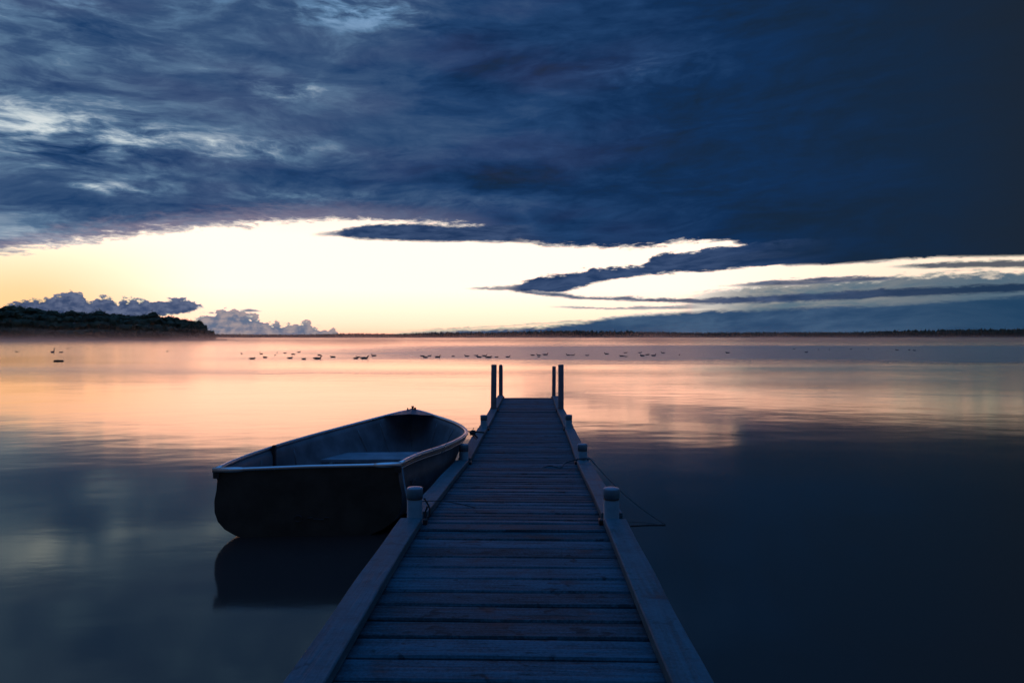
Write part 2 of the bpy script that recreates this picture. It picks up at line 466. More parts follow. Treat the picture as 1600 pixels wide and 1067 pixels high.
def tube(bm, pts, r, seg=8, flat=1.0, caps=True):
    """r may be a number or a list; flat scales the vertical radius"""
    pts = [Vector(p) for p in pts]
    rings = []
    for i, p in enumerate(pts):
        d = (pts[min(i + 1, len(pts) - 1)] - pts[max(i - 1, 0)]).normalized()
        up = Vector((0, 0, 1)) if abs(d.z) < 0.95 else Vector((0, 1, 0))
        s = d.cross(up).normalized(); u = s.cross(d).normalized()
        rr = r[i] if isinstance(r, (list, tuple)) else r
        rings.append([bm.verts.new(p + s * math.cos(2 * math.pi * k / seg) * rr + u * math.sin(2 * math.pi * k / seg) * rr * flat)
                      for k in range(seg)])
    for a, b in zip(rings, rings[1:]):
        for k in range(seg):
            bm.faces.new((a[k], a[(k + 1) % seg], b[(k + 1) % seg], b[k]))
    if caps:
        bm.faces.new(list(reversed(rings[0]))); bm.faces.new(rings[-1])

# ------------------------------------------------------------------ lake, shores
bm = bmesh.new()
v = [bm.verts.new(p) for p in [(-6000, -400, 0), (6000, -400, 0), (6000, 6000, 0), (-6000, 6000, 0)]]
bm.faces.new(v)
tag(obj('lake_water', bm, M['water']), kind='structure')

def interp(pts, x):
    if x <= pts[0][0]: return pts[0][1]
    for (a, b), (c, d) in zip(pts, pts[1:]):
        if x <= c: return b + (d - b) * (x - a) / (c - a)
    return pts[-1][1]

rnd = random.Random(3)
def ico(sub):
    b = bmesh.new(); bmesh.ops.create_icosphere(b, subdivisions=sub, radius=1.0)
    r = ([v.co.copy() for v in b.verts], [tuple(v.index for v in f.verts) for f in b.faces]); b.free()
    return r
ICO = {1: ico(1), 2: ico(2)}
def crown(buf, c, rx, rz, n, leaf, sub=2):
    """one tree crown: a knobbly core and many small leaf clumps round it"""
    vs_, fs_ = buf
    off = rnd.random() * 99; base = len(vs_)
    cv, cf = ICO[sub]
    for co_ in cv:
        k = 0.72 + 0.35 * mnoise.noise(co_ * 1.7 + Vector((off, 0, 0)))
        vs_.append((c.x + co_.x * rx * k, c.y + co_.y * rx * k, c.z + co_.z * rz * k))
    fs_.extend(tuple(base + i for i in f) for f in cf)
    U = rnd.uniform
    for _ in range(n):
        dx, dy, dz = rnd.gauss(0, 1), rnd.gauss(0, 1), rnd.gauss(0.25, 1)
        q = U(0.62, 1.08) / max(0.01, math.sqrt(dx * dx + dy * dy + dz * dz))
        x, y, z = c.x + dx * rx * q, c.y + dy * rx * q, c.z + dz * rz * q
        s = leaf * U(0.5, 1.3); b = len(vs_)
        vs_.append((x, y, z)); vs_.append((x + U(-s, s), y + U(-s, s), z + U(-s, s))); vs_.append((x + U(-s, s), y + U(-s, s), z + U(-s, s)))
        fs_.append((b, b + 1, b + 2))
def obj_buf(name, buf, mat):
    me = bpy.data.meshes.new(name); me.from_pydata(buf[0], [], buf[1]); me.materials.append(mat)
    o = bpy.data.objects.new(name, me); C.objects.link(o)
    return o

# headland on the left, about 350 m off
HT = [(-420, 466), (-200, 468), (0, 474), (12, 473), (30, 477), (45, 478), (75, 482), (110, 484), (140, 484), (150, 481), (165, 483),
      (185, 488), (205, 489), (235, 487), (243, 485), (250, 492), (285, 494), (300, 500), (312, 499), (325, 508), (334, 517),
      (340, 521)]
HD = 350.0
bm = bmesh.new()
cols = []
for i in range(60):
    px = -420 + i * (775 / 59)
    top = max(0.5, H + (HZ - interp(HT, px)) * HD / F - 6.5)
    if px > 318: top = max(0.15, top * (338 - px) / 20)
    x = (px - 800) / F
    row = [Vector((x * (HD - 6), HD - 6, -0.6))]
    for dd, f in ((-2, 0.10), (5, 0.45), (14, 0.8), (28, 1.0), (60, 0.9), (100, 0.3), (110, -0.2)):
        row.append(Vector((x * (HD + dd), HD + dd, top * f + (0.25 if f > 0 else -0.3))))
    cols.append([bm.verts.new(p) for p in row])
for a, b in zip(cols, cols[1:]):
    for k in range(len(a) - 1): bm.faces.new((a[k], b[k], b[k + 1], a[k + 1]))
bm.faces.new(cols[-1])
tag(obj('headland_ground', bm, M['soil'], smooth=True), kind='structure')

bm = ([], [])
for i in range(900):
    px = rnd.uniform(-400, 334)
    row = i % 4
    dd = (rnd.uniform(-3, 3), rnd.uniform(3, 11), rnd.uniform(11, 22), rnd.uniform(20, 36))[row]
    D = HD + dd
    top = (H + (HZ - interp(HT, px)) * HD / F) * 1.07
    hgt = top * (0.38, 0.62, 0.84, 1.0)[row] * rnd.uniform(0.90, 1.0)
    if row == 3 and rnd.random() < 0.10: hgt *= 1.04
    rz = rnd.uniform(2.4, 3.8); rx = rnd.uniform(2.6, 4.2)
    if px > 290: rx *= 0.6; rz *= 0.7
    rz = min(rz, hgt * 0.55)
    crown(bm, Vector(((px - 800) / F * D, D, hgt - rz)), rx, rz, 90, 0.5)
tag(obj_buf('headland_wood', bm, M['leaf']), 'dark wooded headland rising at the left end of the lake', 'woods', kind='stuff')

# far shore, about 1.9 km off
FT = [(-900, 519), (200, 520), (340, 521), (400, 522), (480, 522), (530, 520), (560, 519.5), (620, 521), (650, 519.5), (680, 517.5),
      (760, 518), (820, 516), (880, 514.2), (930, 515), (1000, 516.5), (1100, 518), (1200, 517.5), (1350, 517), (1400, 514.5),
      (1500, 512.5), (1600, 511), (2300, 509), (3000, 510)]
FD = 1900.0
bm = bmesh.new()
cols = []
for i in range(130):
    px = -900 + i * 30
    top = max(1.0, (H + (HZ - interp(FT, px)) * FD / F) * 0.45)
    x = (px - 800) / F
    row = [Vector((x * (FD - 30), FD - 30, -1)), Vector((x * (FD - 10), FD - 10, 0.8))]
    for dd, f in ((30, 0.6), (90, 1.0), (250, 1.0), (400, -0.2)): row.append(Vector((x * (FD + dd), FD + dd, top * f)))
    cols.append([bm.verts.new(p) for p in row])
for a, b in zip(cols, cols[1:]):
    for k in range(len(a) - 1): bm.faces.new((a[k], b[k], b[k + 1], a[k + 1]))
tag(obj('far_shore_ground', bm, M['soil'], smooth=True), kind='structure')
bm = ([], [])
px = -700.0
while px < 2500:
    vis = -40 < px < 1660
    for dd in ((0, 45, 95) if vis else (0, 80)):
        D = FD + dd + rnd.uniform(-12, 12)
        q = px + rnd.uniform(-2, 2)
        top = (H + (HZ - interp(FT, q)) * FD / F) * {0: 0.72, 45: 0.9, 80: 1.0, 95: 1.0}[dd] * rnd.uniform(1.0, 1.14)
        if rnd.random() < 0.04: top *= 1.1
        rz = top * 0.5; rx = rnd.uniform(4, 7.5) if vis else 14
        crown(bm, Vector(((q - 800) / F * D, D, top - rz)), rx, rz, 12, 2.0, 1)
    px += 2.6 if vis else 9
tag(obj_buf('far_shore_wood', bm, M['leaf_far']), 'long low line of woods along the far shore of the lake', 'woods', kind='stuff')

# ------------------------------------------------------------------ dock
# joints between the dock sections: distance, centre, deck height
JT = [(-1.20, -0.110, 0.43), (1.26, -0.052, 0.408), (3.71, 0.006, 0.388), (6.15, 0.100, 0.253), (8.60, 0.180, 0.223),
      (11.05, 0.245, 0.200), (13.50, 0.312, 0.200)]
dock = empty('dock', (JT[2][1], JT[2][0], 0))
tag(dock, 'long narrow wooden dock with raised side curbs and posts running out into the lake', 'dock')
DO = Vector(dock.location)
HALF = 0.597
rd = random.Random(11)
for si in range(6):
    (y0, c0, z0), (y1, c1, z1) = JT[si], JT[si + 1]
    L = math.hypot(y1 - y0, c1 - c0)
    yaw = -math.atan2(c1 - c0, y1 - y0)
    pitch = math.atan2(z1 - z0, L)
    def sect(o):
        o.location = Vector((c0, y0, z0)) - DO
        o.rotation_euler = (pitch, 0, yaw)
        return o
    n = (17, 17, 27, 27, 24, 17)[si]
    pitch_ = (L - 0.006) / n
    bm = bmesh.new()
    y = 0.004
    for k in range(n):
        w = pitch_ - rd.uniform(0.012, 0.018) * (1.0 if n == 17 else 1.15)
        dz = rd.uniform(-0.002, 0.002); tl = rd.uniform(-0.002, 0.002); tw = rd.uniform(-0.002, 0.002)
        if k == n - 1: dz += 0.006
        x0 = -HALF + rd.uniform(0, .01) + 0.004; x1 = HALF - rd.uniform(0, .01) - 0.004
        b2 = bmesh.new()
        # a few stations along the board so that it can cup and bow
        st = 7; ys = y + rd.uniform(-.0015, .0015)
        bow = rd.uniform(-0.003, 0.003)
        prev = None
        for q in range(st):
            t = q / (st - 1); x = x0 + (x1 - x0) * t
            zz = dz + bow * math.sin(math.pi * t) + tw * (t - .5) * 2
            e = 0.007
            sec = [(ys, zz - 0.028), (ys + w, zz - 0.028), (ys + w, zz - e + tl), (ys + w - e, zz + tl - 0.0004), (ys + w / 2, zz),
                   (ys + e, zz - tl - 0.0004), (ys, zz - e - tl)]
            ring = [bm.verts.new((x, a, b)) for a, b in sec]
            if prev:
                for j in range(7): bm.faces.new((prev[j], prev[(j + 1) % 7], ring[(j + 1) % 7], ring[j]))
            else: bm.faces.new(list(reversed(ring)))
            prev = ring
        bm.faces.new(prev)
        b2.free()
        y += pitch_
    bmesh.ops.recalc_face_normals(bm, faces=bm.faces)
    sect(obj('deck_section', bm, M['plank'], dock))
    # joists and end boards below
    for nm, a in [('joist', (xx - 0.02, xx + 0.02, 0.03, L - 0.03, -0.17, -0.033)) for xx in (-0.56, 0.0, 0.56)] + \
                 [('end_board', (-0.585, 0.585, 0.002, 0.028, -0.172, -0.034)), ('end_board', (-0.585, 0.585, L - 0.028, L - 0.002, -0.172, -0.034))]:
        bm = bmesh.new(); box(bm, *a); bevel(bm, 0.002, 1)
        sect(obj(nm, bm, M['joist'], dock))
    for s in (-1, 1):
        bm = bmesh.new()
        st = 14; ya = 0.052; yb = L - 0.085
        if si == 5: yb = L - 0.03
        prev = None
        ph = rd.uniform(0, 6)
        for q in range(st):
            t = q / (st - 1); yy = ya + (yb - ya) * t
            jx = 0.0035 * math.sin(ph + t * 4.1); jz = 0.002 * math.sin(ph + t * 6.3)
            xi = 0.482 + jx; xo = 0.597 + jx + 0.002 * math.sin(ph + t * 17); zb = 0.012 + jz; zt = 0.050 + jz; e = 0.004
            pr = [(xi, zb), (xo, zb), (xo, zt - e), (xo - e, zt), ((xi + xo) / 2, zt + .0005), (xi + e, zt), (xi, zt - e)]
            ring = [bm.verts.new((s * a, yy, b)) for a, b in pr]
            if prev:
                for j in range(7): bm.faces.new((prev[j], prev[(j + 1) % 7], ring[(j + 1) % 7], ring[j]))
            else: bm.faces.new(list(reversed(ring)))
            prev = ring
        bm.faces.new(prev)
        bmesh.ops.recalc_face_normals(bm, faces=bm.faces)
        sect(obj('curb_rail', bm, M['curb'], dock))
        for yy in (0.12, L * 0.36, L * 0.64, L - 0.15):
            bm = bmesh.new()
            box(bm, s * 0.54 - 0.045, s * 0.54 + 0.045, yy - 0.045, yy + 0.045, -0.002, 0.0115)
            sect(obj('curb_spacer', bm, M['joist'], dock))

def capped_post(x, y, ztop, r=0.042):
    bm = bmesh.new()
    lathe(bm, 0, 0, [(r, -1.6), (r, ztop - 0.050)], 28)
    p = obj('support_post', bm, M['pvc'], dock, True); p.location = Vector((x, y, 0)) - DO
    bm = bmesh.new()
    R = r + 0.0018
    lathe(bm, 0, 0, [(R, ztop - 0.052), (R, ztop - 0.006), (R * 0.985, ztop - 0.002), (R * 0.94, ztop), (R * 0.5, ztop + 0.003), (R * .12, ztop + 0.004)], 28)
    c = obj('post_cap', bm, M['cap'], p, True)
    bm = bmesh.new()
    lathe(bm, 0, 0, [(r * 1.0, ztop - 0.060), (r + .0015, ztop - 0.0585), (r + .0015, ztop - 0.0540), (r, ztop - 0.0535)], 28)
    obj('post_band', bm, M['band'], p, True)
    return p
def tall_post(x, y, ztop, r, dome=0.01, tilt=(0, 0)):
    bm = bmesh.new()
    lathe(bm, 0, 0, [(r, -1.6), (r, 0.2), (r * .99, ztop - dome * 2.2), (r * .93, ztop - dome), (r * .7, ztop - dome * .25), (r * .2, ztop)], 24, 0.012, True, tilt)
    p = obj('support_post', bm, M['pile'], dock, True); p.location = Vector((x, y, 0)) - DO
    return p
for ji, dzl, dzr in ((2, .195, .192), (3, .184, .186), (4, .196, .200)):
    y, c, z = JT[ji]
    capped_post(c - 0.535, y, z + dzl); capped_post(c + 0.535, y, z + dzr)
y, c, z = JT[5]
tall_post(c - 0.545, y - .1, H - 0.436, 0.045, 0.003, (0.012, 0)); tall_post(c + 0.54, y - .1, H - 0.436, 0.045, 0.003)
y, c, z = JT[6]
tall_post(c - 0.535, y + .05, H - 0.54, 0.040, 0.03); tall_post(c + 0.515, y + .05, H - 0.575, 0.037, 0.004, (0.01, 0))
# steel brackets that clasp each post to the frame, dark corner blocks on the deck
for ji in (2, 3, 4, 5, 6):
    y, c, z = JT[ji]
    for s in (-1, 1):
        bm = bmesh.new()
        xo = s * 0.535
        box(bm, xo - 0.062, xo + 0.062, -0.060, -0.048, -0.12, 0.004)
        bevel(bm, 0.0015, 1)
        b = obj('post_bracket', bm, M['iron'], dock); b.location = Vector((c, y, z)) - DO
        bm = bmesh.new()
        box(bm, s * 0.474 - 0.012, s * 0.474 + 0.012, -0.055, -0.012, 0.004, 0.034)
        bevel(bm, 0.003, 1)
        b = obj('corner_block', bm, M['iron'], dock); b.location = Vector((c, y, z)) - DO

# ------------------------------------------------------------------ rowing boat
GL = [(-2.07, 4.75, .474), (-2.078, 5.16, .473), (-2.02, 5.67, .474), (-1.89, 6.24, .482), (-1.63, 6.93, .508), (-1.31, 7.62, .545), (-1.145, 7.86, .56)]
GR = [(-.790, 4.826, .500), (-.71, 5.25, .492), (-.575, 5.66, .485), (-.490, 5.97, .485), (-.432, 6.30, .485), (-.428, 6.55, .488),
      (-.485, 6.82, .497), (-.61, 7.12, .512), (-.80, 7.42, .530), (-.99, 7.72, .547), (-1.135, 7.865, .56)]
def resample(pts, n):
    c = catmull(pts, 12)
    d = [0.0]
    for a, b in zip(c, c[1:]): d.append(d[-1] + (b - a).length)
    out = []
    for i in range(n):
        t = d[-1] * i / (n - 1)
        j = max(k for k in range(len(d)) if d[k] <= t + 1e-9); j = min(j, len(c) - 2)
        f = (t - d[j]) / max(1e-9, d[j + 1] - d[j])
        out.append(c[j].lerp(c[j + 1], min(1, f)))
    return out
NS = 33
A = resample(GL, NS); B = resample(GR, NS)
BO = Vector((-1.3, 6.2, 0.0))
boat = empty('rowing_boat', BO)
tag(boat, 'small open rowing boat with dark hull and pale gunwale moored beside the dock', 'boat')

def side_profile(s):
    """(drop fraction 0 top .. 1 keel, inward offset fraction of half beam) for station s"""
    # stern: slight bulge then round bilge; bow: steady flare
    st = [(0, 0), (.10, .025), (.22, .015), (.36, -.012), (.50, -.012), (.62, .02), (.72, .09), (.80, .20), (.87, .36), (.94, .65), (1, 1)]
    bw = [(0, 0), (.10, .05), (.22, .11), (.36, .18), (.50, .26), (.62, .34), (.72, .44), (.80, .54), (.87, .66), (.94, .82), (1, 1)]
    w = min(1, max(0, (s - 0.15) / 0.50)); w = w * w * (3 - 2 * w)
    return [(a[0], a[1] * (1 - w) + b[1] * w) for a, b in zip(st, bw)]
KEEL = -0.09
def hull_rows(off):
    """rows of points left gunwale -> keel -> right gunwale, moved inward by off"""
    rows = []
    for i in range(NS):
        s = i / (NS - 1)
        a, b = A[i], B[i]
        mid = (a + b) / 2
        hw = (b - a) / 2
        L = hw.length
        u = hw.normalized() if L > 1e-6 else Vector((1, 0, 0))
        k = KEEL + max(0, s - 0.72) ** 2 * 5.2
        k += off * 1.2
        Lo = max(0.001, L - off)
        pr = side_profile(s)
        left = []; right = []
        rake = 0.0
        for d, o in pr:
            zz = a.z + (k - a.z) * d
            left.append(Vector((mid.x, mid.y, 0)) - u * Lo * (1 - o) + Vector((0, -d * rake, zz)))
            zz = b.z + (k - b.z) * d
            right.append(Vector((mid.x, mid.y, 0)) + u * Lo * (1 - o) + Vector((0, -d * rake, zz)))
        rows.append(left + list(reversed(right))[1:])
    # rake the stem: lower points of the last stations pull back
    for i in range(NS):
        s = i / (NS - 1)
        r = max(0, s - 0.75) / 0.25
        for p in rows[i]:
            p.y -= r * r * 0.35 * max(0, (0.56 - p.z)) / 0.6
            # slope the transom a little, bottom inboard
            if s < 0.2: p.y += (0.2 - s) / 0.2 * 0.05 * max(0, 0.48 - p.z)
    return rows
def shell(rows, flip=False):
    bm = bmesh.new()
    vv = [[bm.verts.new(p - BO) for p in r] for r in rows]
    for a, b in zip(vv, vv[1:]):
        for k in range(len(a) - 1):
            f = (a[k], a[k + 1], b[k + 1], b[k])
            bm.faces.new(tuple(reversed(f)) if flip else f)
    return bm, vv
outer = hull_rows(0.0); inner = hull_rows(0.018)
bm, vv = shell(outer)
bm2 = bm
# rim closes the outer skin to the inner one
vi = [[bm.verts.new(p - BO) for p in r] for r in inner]
for a, b in zip(vi, vi[1:]):
    for k in range(len(a) - 1): bm.faces.new((b[k], b[k + 1], a[k + 1], a[k])).material_index = 1
for i in range(NS - 1):
    bm.faces.new((vv[i][0], vv[i + 1][0], vi[i + 1][0], vi[i][0]))
    bm.faces.new((vv[i][-1], vi[i][-1], vi[i + 1][-1], vv[i + 1][-1]))
bm.faces.new(vv[-1]); bm.faces.new(list(reversed(vi[-1]))).material_index = 1
bm.faces.new((vv[-1][0], vv[-1][-1], vi[-1][-1], vi[-1][0]))
bmesh.ops.recalc_face_normals(bm, faces=bm.faces)
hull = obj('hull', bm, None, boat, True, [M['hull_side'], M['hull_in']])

# transom board
bm = bmesh.new()
f0 = [bm.verts.new(p - BO + Vector((0, -0.004, 0))) for p in outer[0]]
f1 = [bm.verts.new(p - BO + Vector((0, 0.040, 0))) for p in inner[0]]
bm.faces.new(f0); bm.faces.new(list(reversed(f1))).material_index = 1
for k in range(len(f0)): bm.faces.new((f0[k], f1[k], f1[(k + 1) % len(f0)], f0[(k + 1) % len(f0)]))
bmesh.ops.recalc_face_normals(bm, faces=bm.faces)
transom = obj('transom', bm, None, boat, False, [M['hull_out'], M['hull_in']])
# gunwale rails: a flattened tube along each side
def rail(src, name):
    bm = bmesh.new()
    other = B if src is A else A
    pts = []
    for p, o in zip(src, other):
        d = o - p; d.z = 0
        pts.append(p - BO + (d.normalized() * min(0.008, d.length * 0.4) if d.length > 1e-5 else Vector()) + Vector((0, 0, 0.005)))
    tube(bm, pts, 0.0185, 14, 0.8)
    return obj(name, bm, M['alu'], boat, True)
rail(A, 'gunwale_rail'); rail(B, 'gunwale_rail')
# second thinner lip below the rail
for src, s in ((outer, 0), (outer, -1)):
    bm = bmesh.new()
    pts = []
    for i in range(NS):
        a = src[i][s]; b = src[i][1 if s == 0 else -2]
        o = Vector((-0.007 if s == 0 else 0.007, 0, 0)); pts.append(a.lerp(b, 0.75) + o - BO)
    tube(bm, pts, 0.005, 8)
    obj('rub_strake', bm, M['alu'], boat, True)
# transom rail with sleeves
TA, TB = Vector(GL[0]), Vector(GR[0])
def T(t, dy=0.0, dz=0.0): return TA.lerp(TB, t) - BO + Vector((0, dy, dz))
bm = bmesh.new(); tube(bm, [T(t, 0.0, 0.006 - 0.006 * abs(2 * t - 1)) for t in [i / 12 for i in range(13)]], 0.015, 12, 0.85)
obj('transom_rail', bm, M['alu'], boat, True)
for t0, t1, t2 in ((-0.008, 0.135, 0.16), (1.005, 0.88, 0.855)):
    bm = bmesh.new()
    tube(bm, [T(t0), T(t1 * .8 + t0 * .2), T(t1), T(t2)], [0.024, 0.023, 0.021, 0.016], 12, 0.85)
    obj('corner_sleeve', bm, M['alu'], boat, True)
for t, s in ((0.012, -1), (0.988, 1)):
    bm = bmesh.new()
    b = T(t)
    box(bm, b.x - 0.022, b.x + 0.022, b.y - 0.02, b.y + 0.03, b.z - 0.055, b.z - 0.016); bevel(bm, 0.005, 2)
    obj('corner_bracket', bm, M['iron'], boat)
# thwarts
def at_hull(rows, i, z):
    r = rows[i]; n = len(r); h = n // 2
    def find(seq):
        for a, b in zip(seq, seq[1:]):
            if (a.z - z) * (b.z - z) <= 0 and abs(a.z - b.z) > 1e-6: return a.lerp(b, (a.z - z) / (a.z - b.z))
        return seq[-1]
    return find(r[:h + 1]), find(list(reversed(r[h:])))
def thwart(i0, i1, z, name, th=0.03, front=0.13):
    bm = bmesh.new()
    l0, r0 = at_hull(inner, i0, z); l1, r1 = at_hull(inner, i1, z)
    dz = Vector((0, 0, -th))
    quad_box(bm, [p - BO + dz for p in (l0, r0, r1, l1)], [p - BO for p in (l0, r0, r1, l1)])
    for p, q, dy in ((l0, r0, 0.01), (l1, r1, -0.02)):
        lo = Vector((0, 0, -front))
        a = p.lerp(q, 0.02); b = p.lerp(q, 0.98)
        quad_box(bm, [a - BO + lo + Vector((0, dy, 0)), b - BO + lo + Vector((0, dy, 0)), b - BO + lo + Vector((0, dy + .01, 0)), a - BO + lo + Vector((0, dy + .01, 0))],
                 [a - BO + dz * 1.05 + Vector((0, dy, 0)), b - BO + dz * 1.05 + Vector((0, dy, 0)), b - BO + dz * 1.05 + Vector((0, dy + .01, 0)), a - BO + dz * 1.05 + Vector((0, dy + .01, 0))])
    bevel(bm, 0.004, 2)
    return obj(name, bm, M['seat'], boat)
thwart(15, 19, 0.275, 'thwart')
thwart(3, 6, 0.20, 'thwart')
# bow plate with fittings
bm = bmesh.new()
nb = [27, 28, 29, 30, 31, 32]
top_l = [bm.verts.new(A[i] - BO + Vector((0, 0, 0.012))) for i in nb]
top_r = [bm.verts.new(B[i] - BO + Vector((0, 0, 0.012))) for i in nb]
mid = [bm.verts.new((A[i] + B[i]) / 2 - BO + Vector((0, 0, 0.030))) for i in nb]
for k in range(len(nb) - 1):
    bm.faces.new((top_l[k], mid[k], mid[k + 1], top_l[k + 1])); bm.faces.new((mid[k], top_r[k], top_r[k + 1], mid[k + 1]))
bmesh.ops.solidify(bm, geom=list(bm.faces), thickness=0.006)
bmesh.ops.recalc_face_normals(bm, faces=bm.faces)
bow_plate = obj('bow_plate', bm, M['seat'], boat)
bp = (A[31] + B[31]) / 2 - BO + Vector((0, 0, 0.03))
bm = bmesh.new(); lathe(bm, bp.x, bp.y, [(0.014, bp.z - .01), (0.010, bp.z + 0.012), (0.016, bp.z + 0.022), (0.016, bp.z + 0.032)], 12)
obj('bow_cleat', bm, M['iron'], bow_plate, True)
for dx, h_, r in ((0.028, .018, .013), (-0.055, .012, .008)):
    bm = bmesh.new(); lathe(bm, bp.x + dx, bp.y - .01, [(r, bp.z - .018), (r, bp.z + h_ - .004), (r * .5, bp.z + h_)], 10)
    obj('bow_bolt', bm, M['iron'], bow_plate, True)
# stem strip and side ribs inside
bm = bmesh.new()
tube(bm, [p - BO for p in [ (inner[i][11 - 1] if len(inner[i]) == 21 else inner[i][10]) + Vector((0, 0, 0.006)) for i in range(4, NS - 1)]], 0.012, 8)
obj('keelson', bm, M['hull_in'], boat, True)
for i in (7, 12, 22, 26):
    bm = bmesh.new()
    tube(bm, [p - BO for p in inner[i][1:-1]], 0.010, 8, 1.0)
    obj('rib', bm, M['hull_in'], boat, True)
# oarlock uprights
def upright(px, D, top, low, hull_pt):
    bm = bmesh.new()
    c = hull_pt - BO
    box(bm, c.x - 0.013, c.x + 0.013, c.y - 0.02, c.y + 0.02, low, top)
    bevel(bm, 0.003, 1)
    return obj('oarlock_upright', bm, M['iron'], boat)
iL = min(range(NS), key=lambda i: abs(A[i].y - 5.72))
upright(0, 0, 0.503, 0.22, A[iL] + Vector((0.040, 0, 0)))
# floor boards
bm = bmesh.new()
for i in range(3, 24):
    l, r = at_hull(inner, i, 0.03); l2, r2 = at_hull(inner, i + 1, 0.03)
    bm.faces.new([bm.verts.new(p - BO) for p in (l, r, r2, l2)])
bmesh.ops.remove_doubles(bm, verts=bm.verts, dist=0.001)
bmesh.ops.solidify(bm, geom=list(bm.faces), thickness=0.012)
obj('floor_board', bm, M['hull_in'], boat)
# faint emblem on the transom: a ring and a slanting wordless bar pattern, nearly worn away
def on_transom(px, py):
    d = 4.80; p = P(px, py, d)
    t = (p.x - outer[0][4].x) / (outer[0][-5].x - outer[0][4].x)
    p.y = outer[0][4].y + (outer[0][-5].y - outer[0][4].y) * t - 0.006
    return p - BO
bm = bmesh.new()
c = on_transom(466, 810)
ring = [c + Vector((0.026 * math.cos(a), 0, 0.022 * math.sin(a))) for a in [2 * math.pi * k / 20 for k in range(21)]]
tube(bm, ring, 0.0035, 6)
obj('worn_emblem', bm, M['mark_dark'], transom)
for px0, px1, yy in ((480, 488, 809), (489, 496, 811), (497, 505, 812), (506, 513, 809)):
    bm = bmesh.new(); tube(bm, [on_transom(px0, yy), on_transom(px1, yy)], 0.004, 6)
    obj('worn_mark', bm, M['mark_dark'], transom)
# worn registration letters on the right side near the stern
def side_frame(i, k):
    p = outer[i][k]; q = outer[i + 1][k]; r = outer[i][k - 1]
    t = (q - p).normalized(); u = (outer[i][k + 1] - outer[i][k - 1]).normalized()
    n_ = u.cross(t).normalized()
    if n_.x < 0: n_ = -n_
    return p, t, u, n_
p0, t_, u_, n_ = side_frame(2, -4)
bm = bmesh.new()
def stroke(pts, r=0.0035):
    tube(bm, [p0 + t_ * a + u_ * b + n_ * 0.004 - BO for a, b in pts], r, 6)
hh = 0.085
for ox, shp in ((0.0, [(0, 0), (0, hh), (.03, hh * .35), (.06, hh), (.06, 0)]),
                (0.085, [(.05, hh * .85), (.03, hh), (.005, hh * .8), (0, hh * .5), (.005, hh * .2), (.03, 0), (.05, hh * .15)])):
    stroke([(ox + a, b - .04) for a, b in shp])
obj('worn_lettering', bm, M['mark'], hull)

# oar lying in the boat
oar = None
bm = bmesh.new()
o0 = P(478, 731, 5.72); o1 = P(512, 713, 6.05)
o0 = Vector((-1.74, 5.55, 0.15)); o1 = Vector((-1.585, 6.05, 0.285))
dirv = (o1 - o0)
tube(bm, [Vector((0, 0, 0)), dirv * 0.55, dirv * 0.6, dirv * 0.97, dirv], [0.017, 0.017, 0.021, 0.021, 0.012], 12)
oar = obj('oar', bm, M['iron'], None, True); oar.location = o0
tag(oar, 'short dark oar handle leaning inside the boat beside the middle seat', 'oar')
bm = bmesh.new()
bl = [o0 - o0, Vector((-0.06, -0.25, -0.04)), Vector((-0.09, -0.45, -0.06))]
tube(bm, bl, [0.016, 0.05, 0.06], 12, 0.25)
obj('blade', bm, M['iron'], oar, True)

# ------------------------------------------------------------------ ropes
def rope(name, pts, r, label, mat='rope', n=8):
    p = catmull(pts, n); o = Vector(pts[0])
    bm = bmesh.new(); tube(bm, [q - o for q in p], r, 7)
    ob = obj(name, bm, M[mat], None, True); ob.location = o
    return tag(ob, label, 'rope')
yj, cj, zj = JT[2]
pL = Vector((cj - 0.535, yj, zj)); pR = Vector((cj + 0.535, yj, zj))
# stern line with chain links, from transom corner to first left post
s0 = TB + Vector((0.015, -0.01, -0.03)); s1 = pL + Vector((-0.02, 0.055, 0.10))
rope('mooring_rope', [s0, s0.lerp(s1, .3) + Vector((0, 0, -.06)), s0.lerp(s1, .7) + Vector((0, 0, -.07)), s1], 0.006,
     'short pale mooring rope from the stern corner of the boat to the nearest left post', 'rope_pale')
# thin cord from that post over the curb to the deck
rope('cord', [pL + Vector((.04, .02, .115)), pL + Vector((0.10, 0.20, 0.075)), pL + Vector((0.20, .36, 0.022)), pL + Vector((0.31, 0.40, -0.015))], 0.0025,
     'thin dark cord trailing from the nearest left post across the curb onto the planks')
# dark hook hanging on the same post
hk = pL + Vector((0.052, -0.01, 0.14))
rope('rope_loop', [hk, hk + Vector((0.018, 0, -0.03)), hk + Vector((0.030, 0, -0.06)), hk + Vector((0.026, 0, -0.10)), hk + Vector((0.008, 0, -0.105)),
                   hk + Vector((0.006, 0, -0.08)), hk + Vector((0.018, 0, -0.045))], 0.005,
     'small dark loop of rope hanging on the right side of the nearest left post')
# breast line knot between gunwale and curb
k0 = Vector((-.425, 6.62, .492)); k1 = Vector((-.385, 7.45, .31)); k2 = Vector((-.24, 7.72, .288))
cx = 0.148
e0 = PZ(738, 676, .40); e1 = PZ(757, 676, .287)
kx = e0
rope('mooring_rope', [Vector((-.435, 6.62, .492)), e0, e0 + Vector((.05, .05, -.06)), Vector((e1.x - .16, e1.y, .292)), e1 + Vector((-.05, 0, 0.006)), e1], 0.008,
     'dark mooring rope tied between the right gunwale of the boat and the left curb')
bm = bmesh.new()
for k in range(3):
    a0 = k * 2.1
    pts = [Vector((0.022 * math.cos(a) + 0.004 * k, 0.02 * math.sin(a + a0), 0.018 * math.sin(a * 1.0 + k * 1.3))) for a in [2 * math.pi * j / 14 for j in range(15)]]
    tube(bm, pts, 0.009, 7)
tube(bm, catmull([(0, 0, 0), (0.006, 0, .03), (.016, 0, .052)], 5), 0.004, 6)
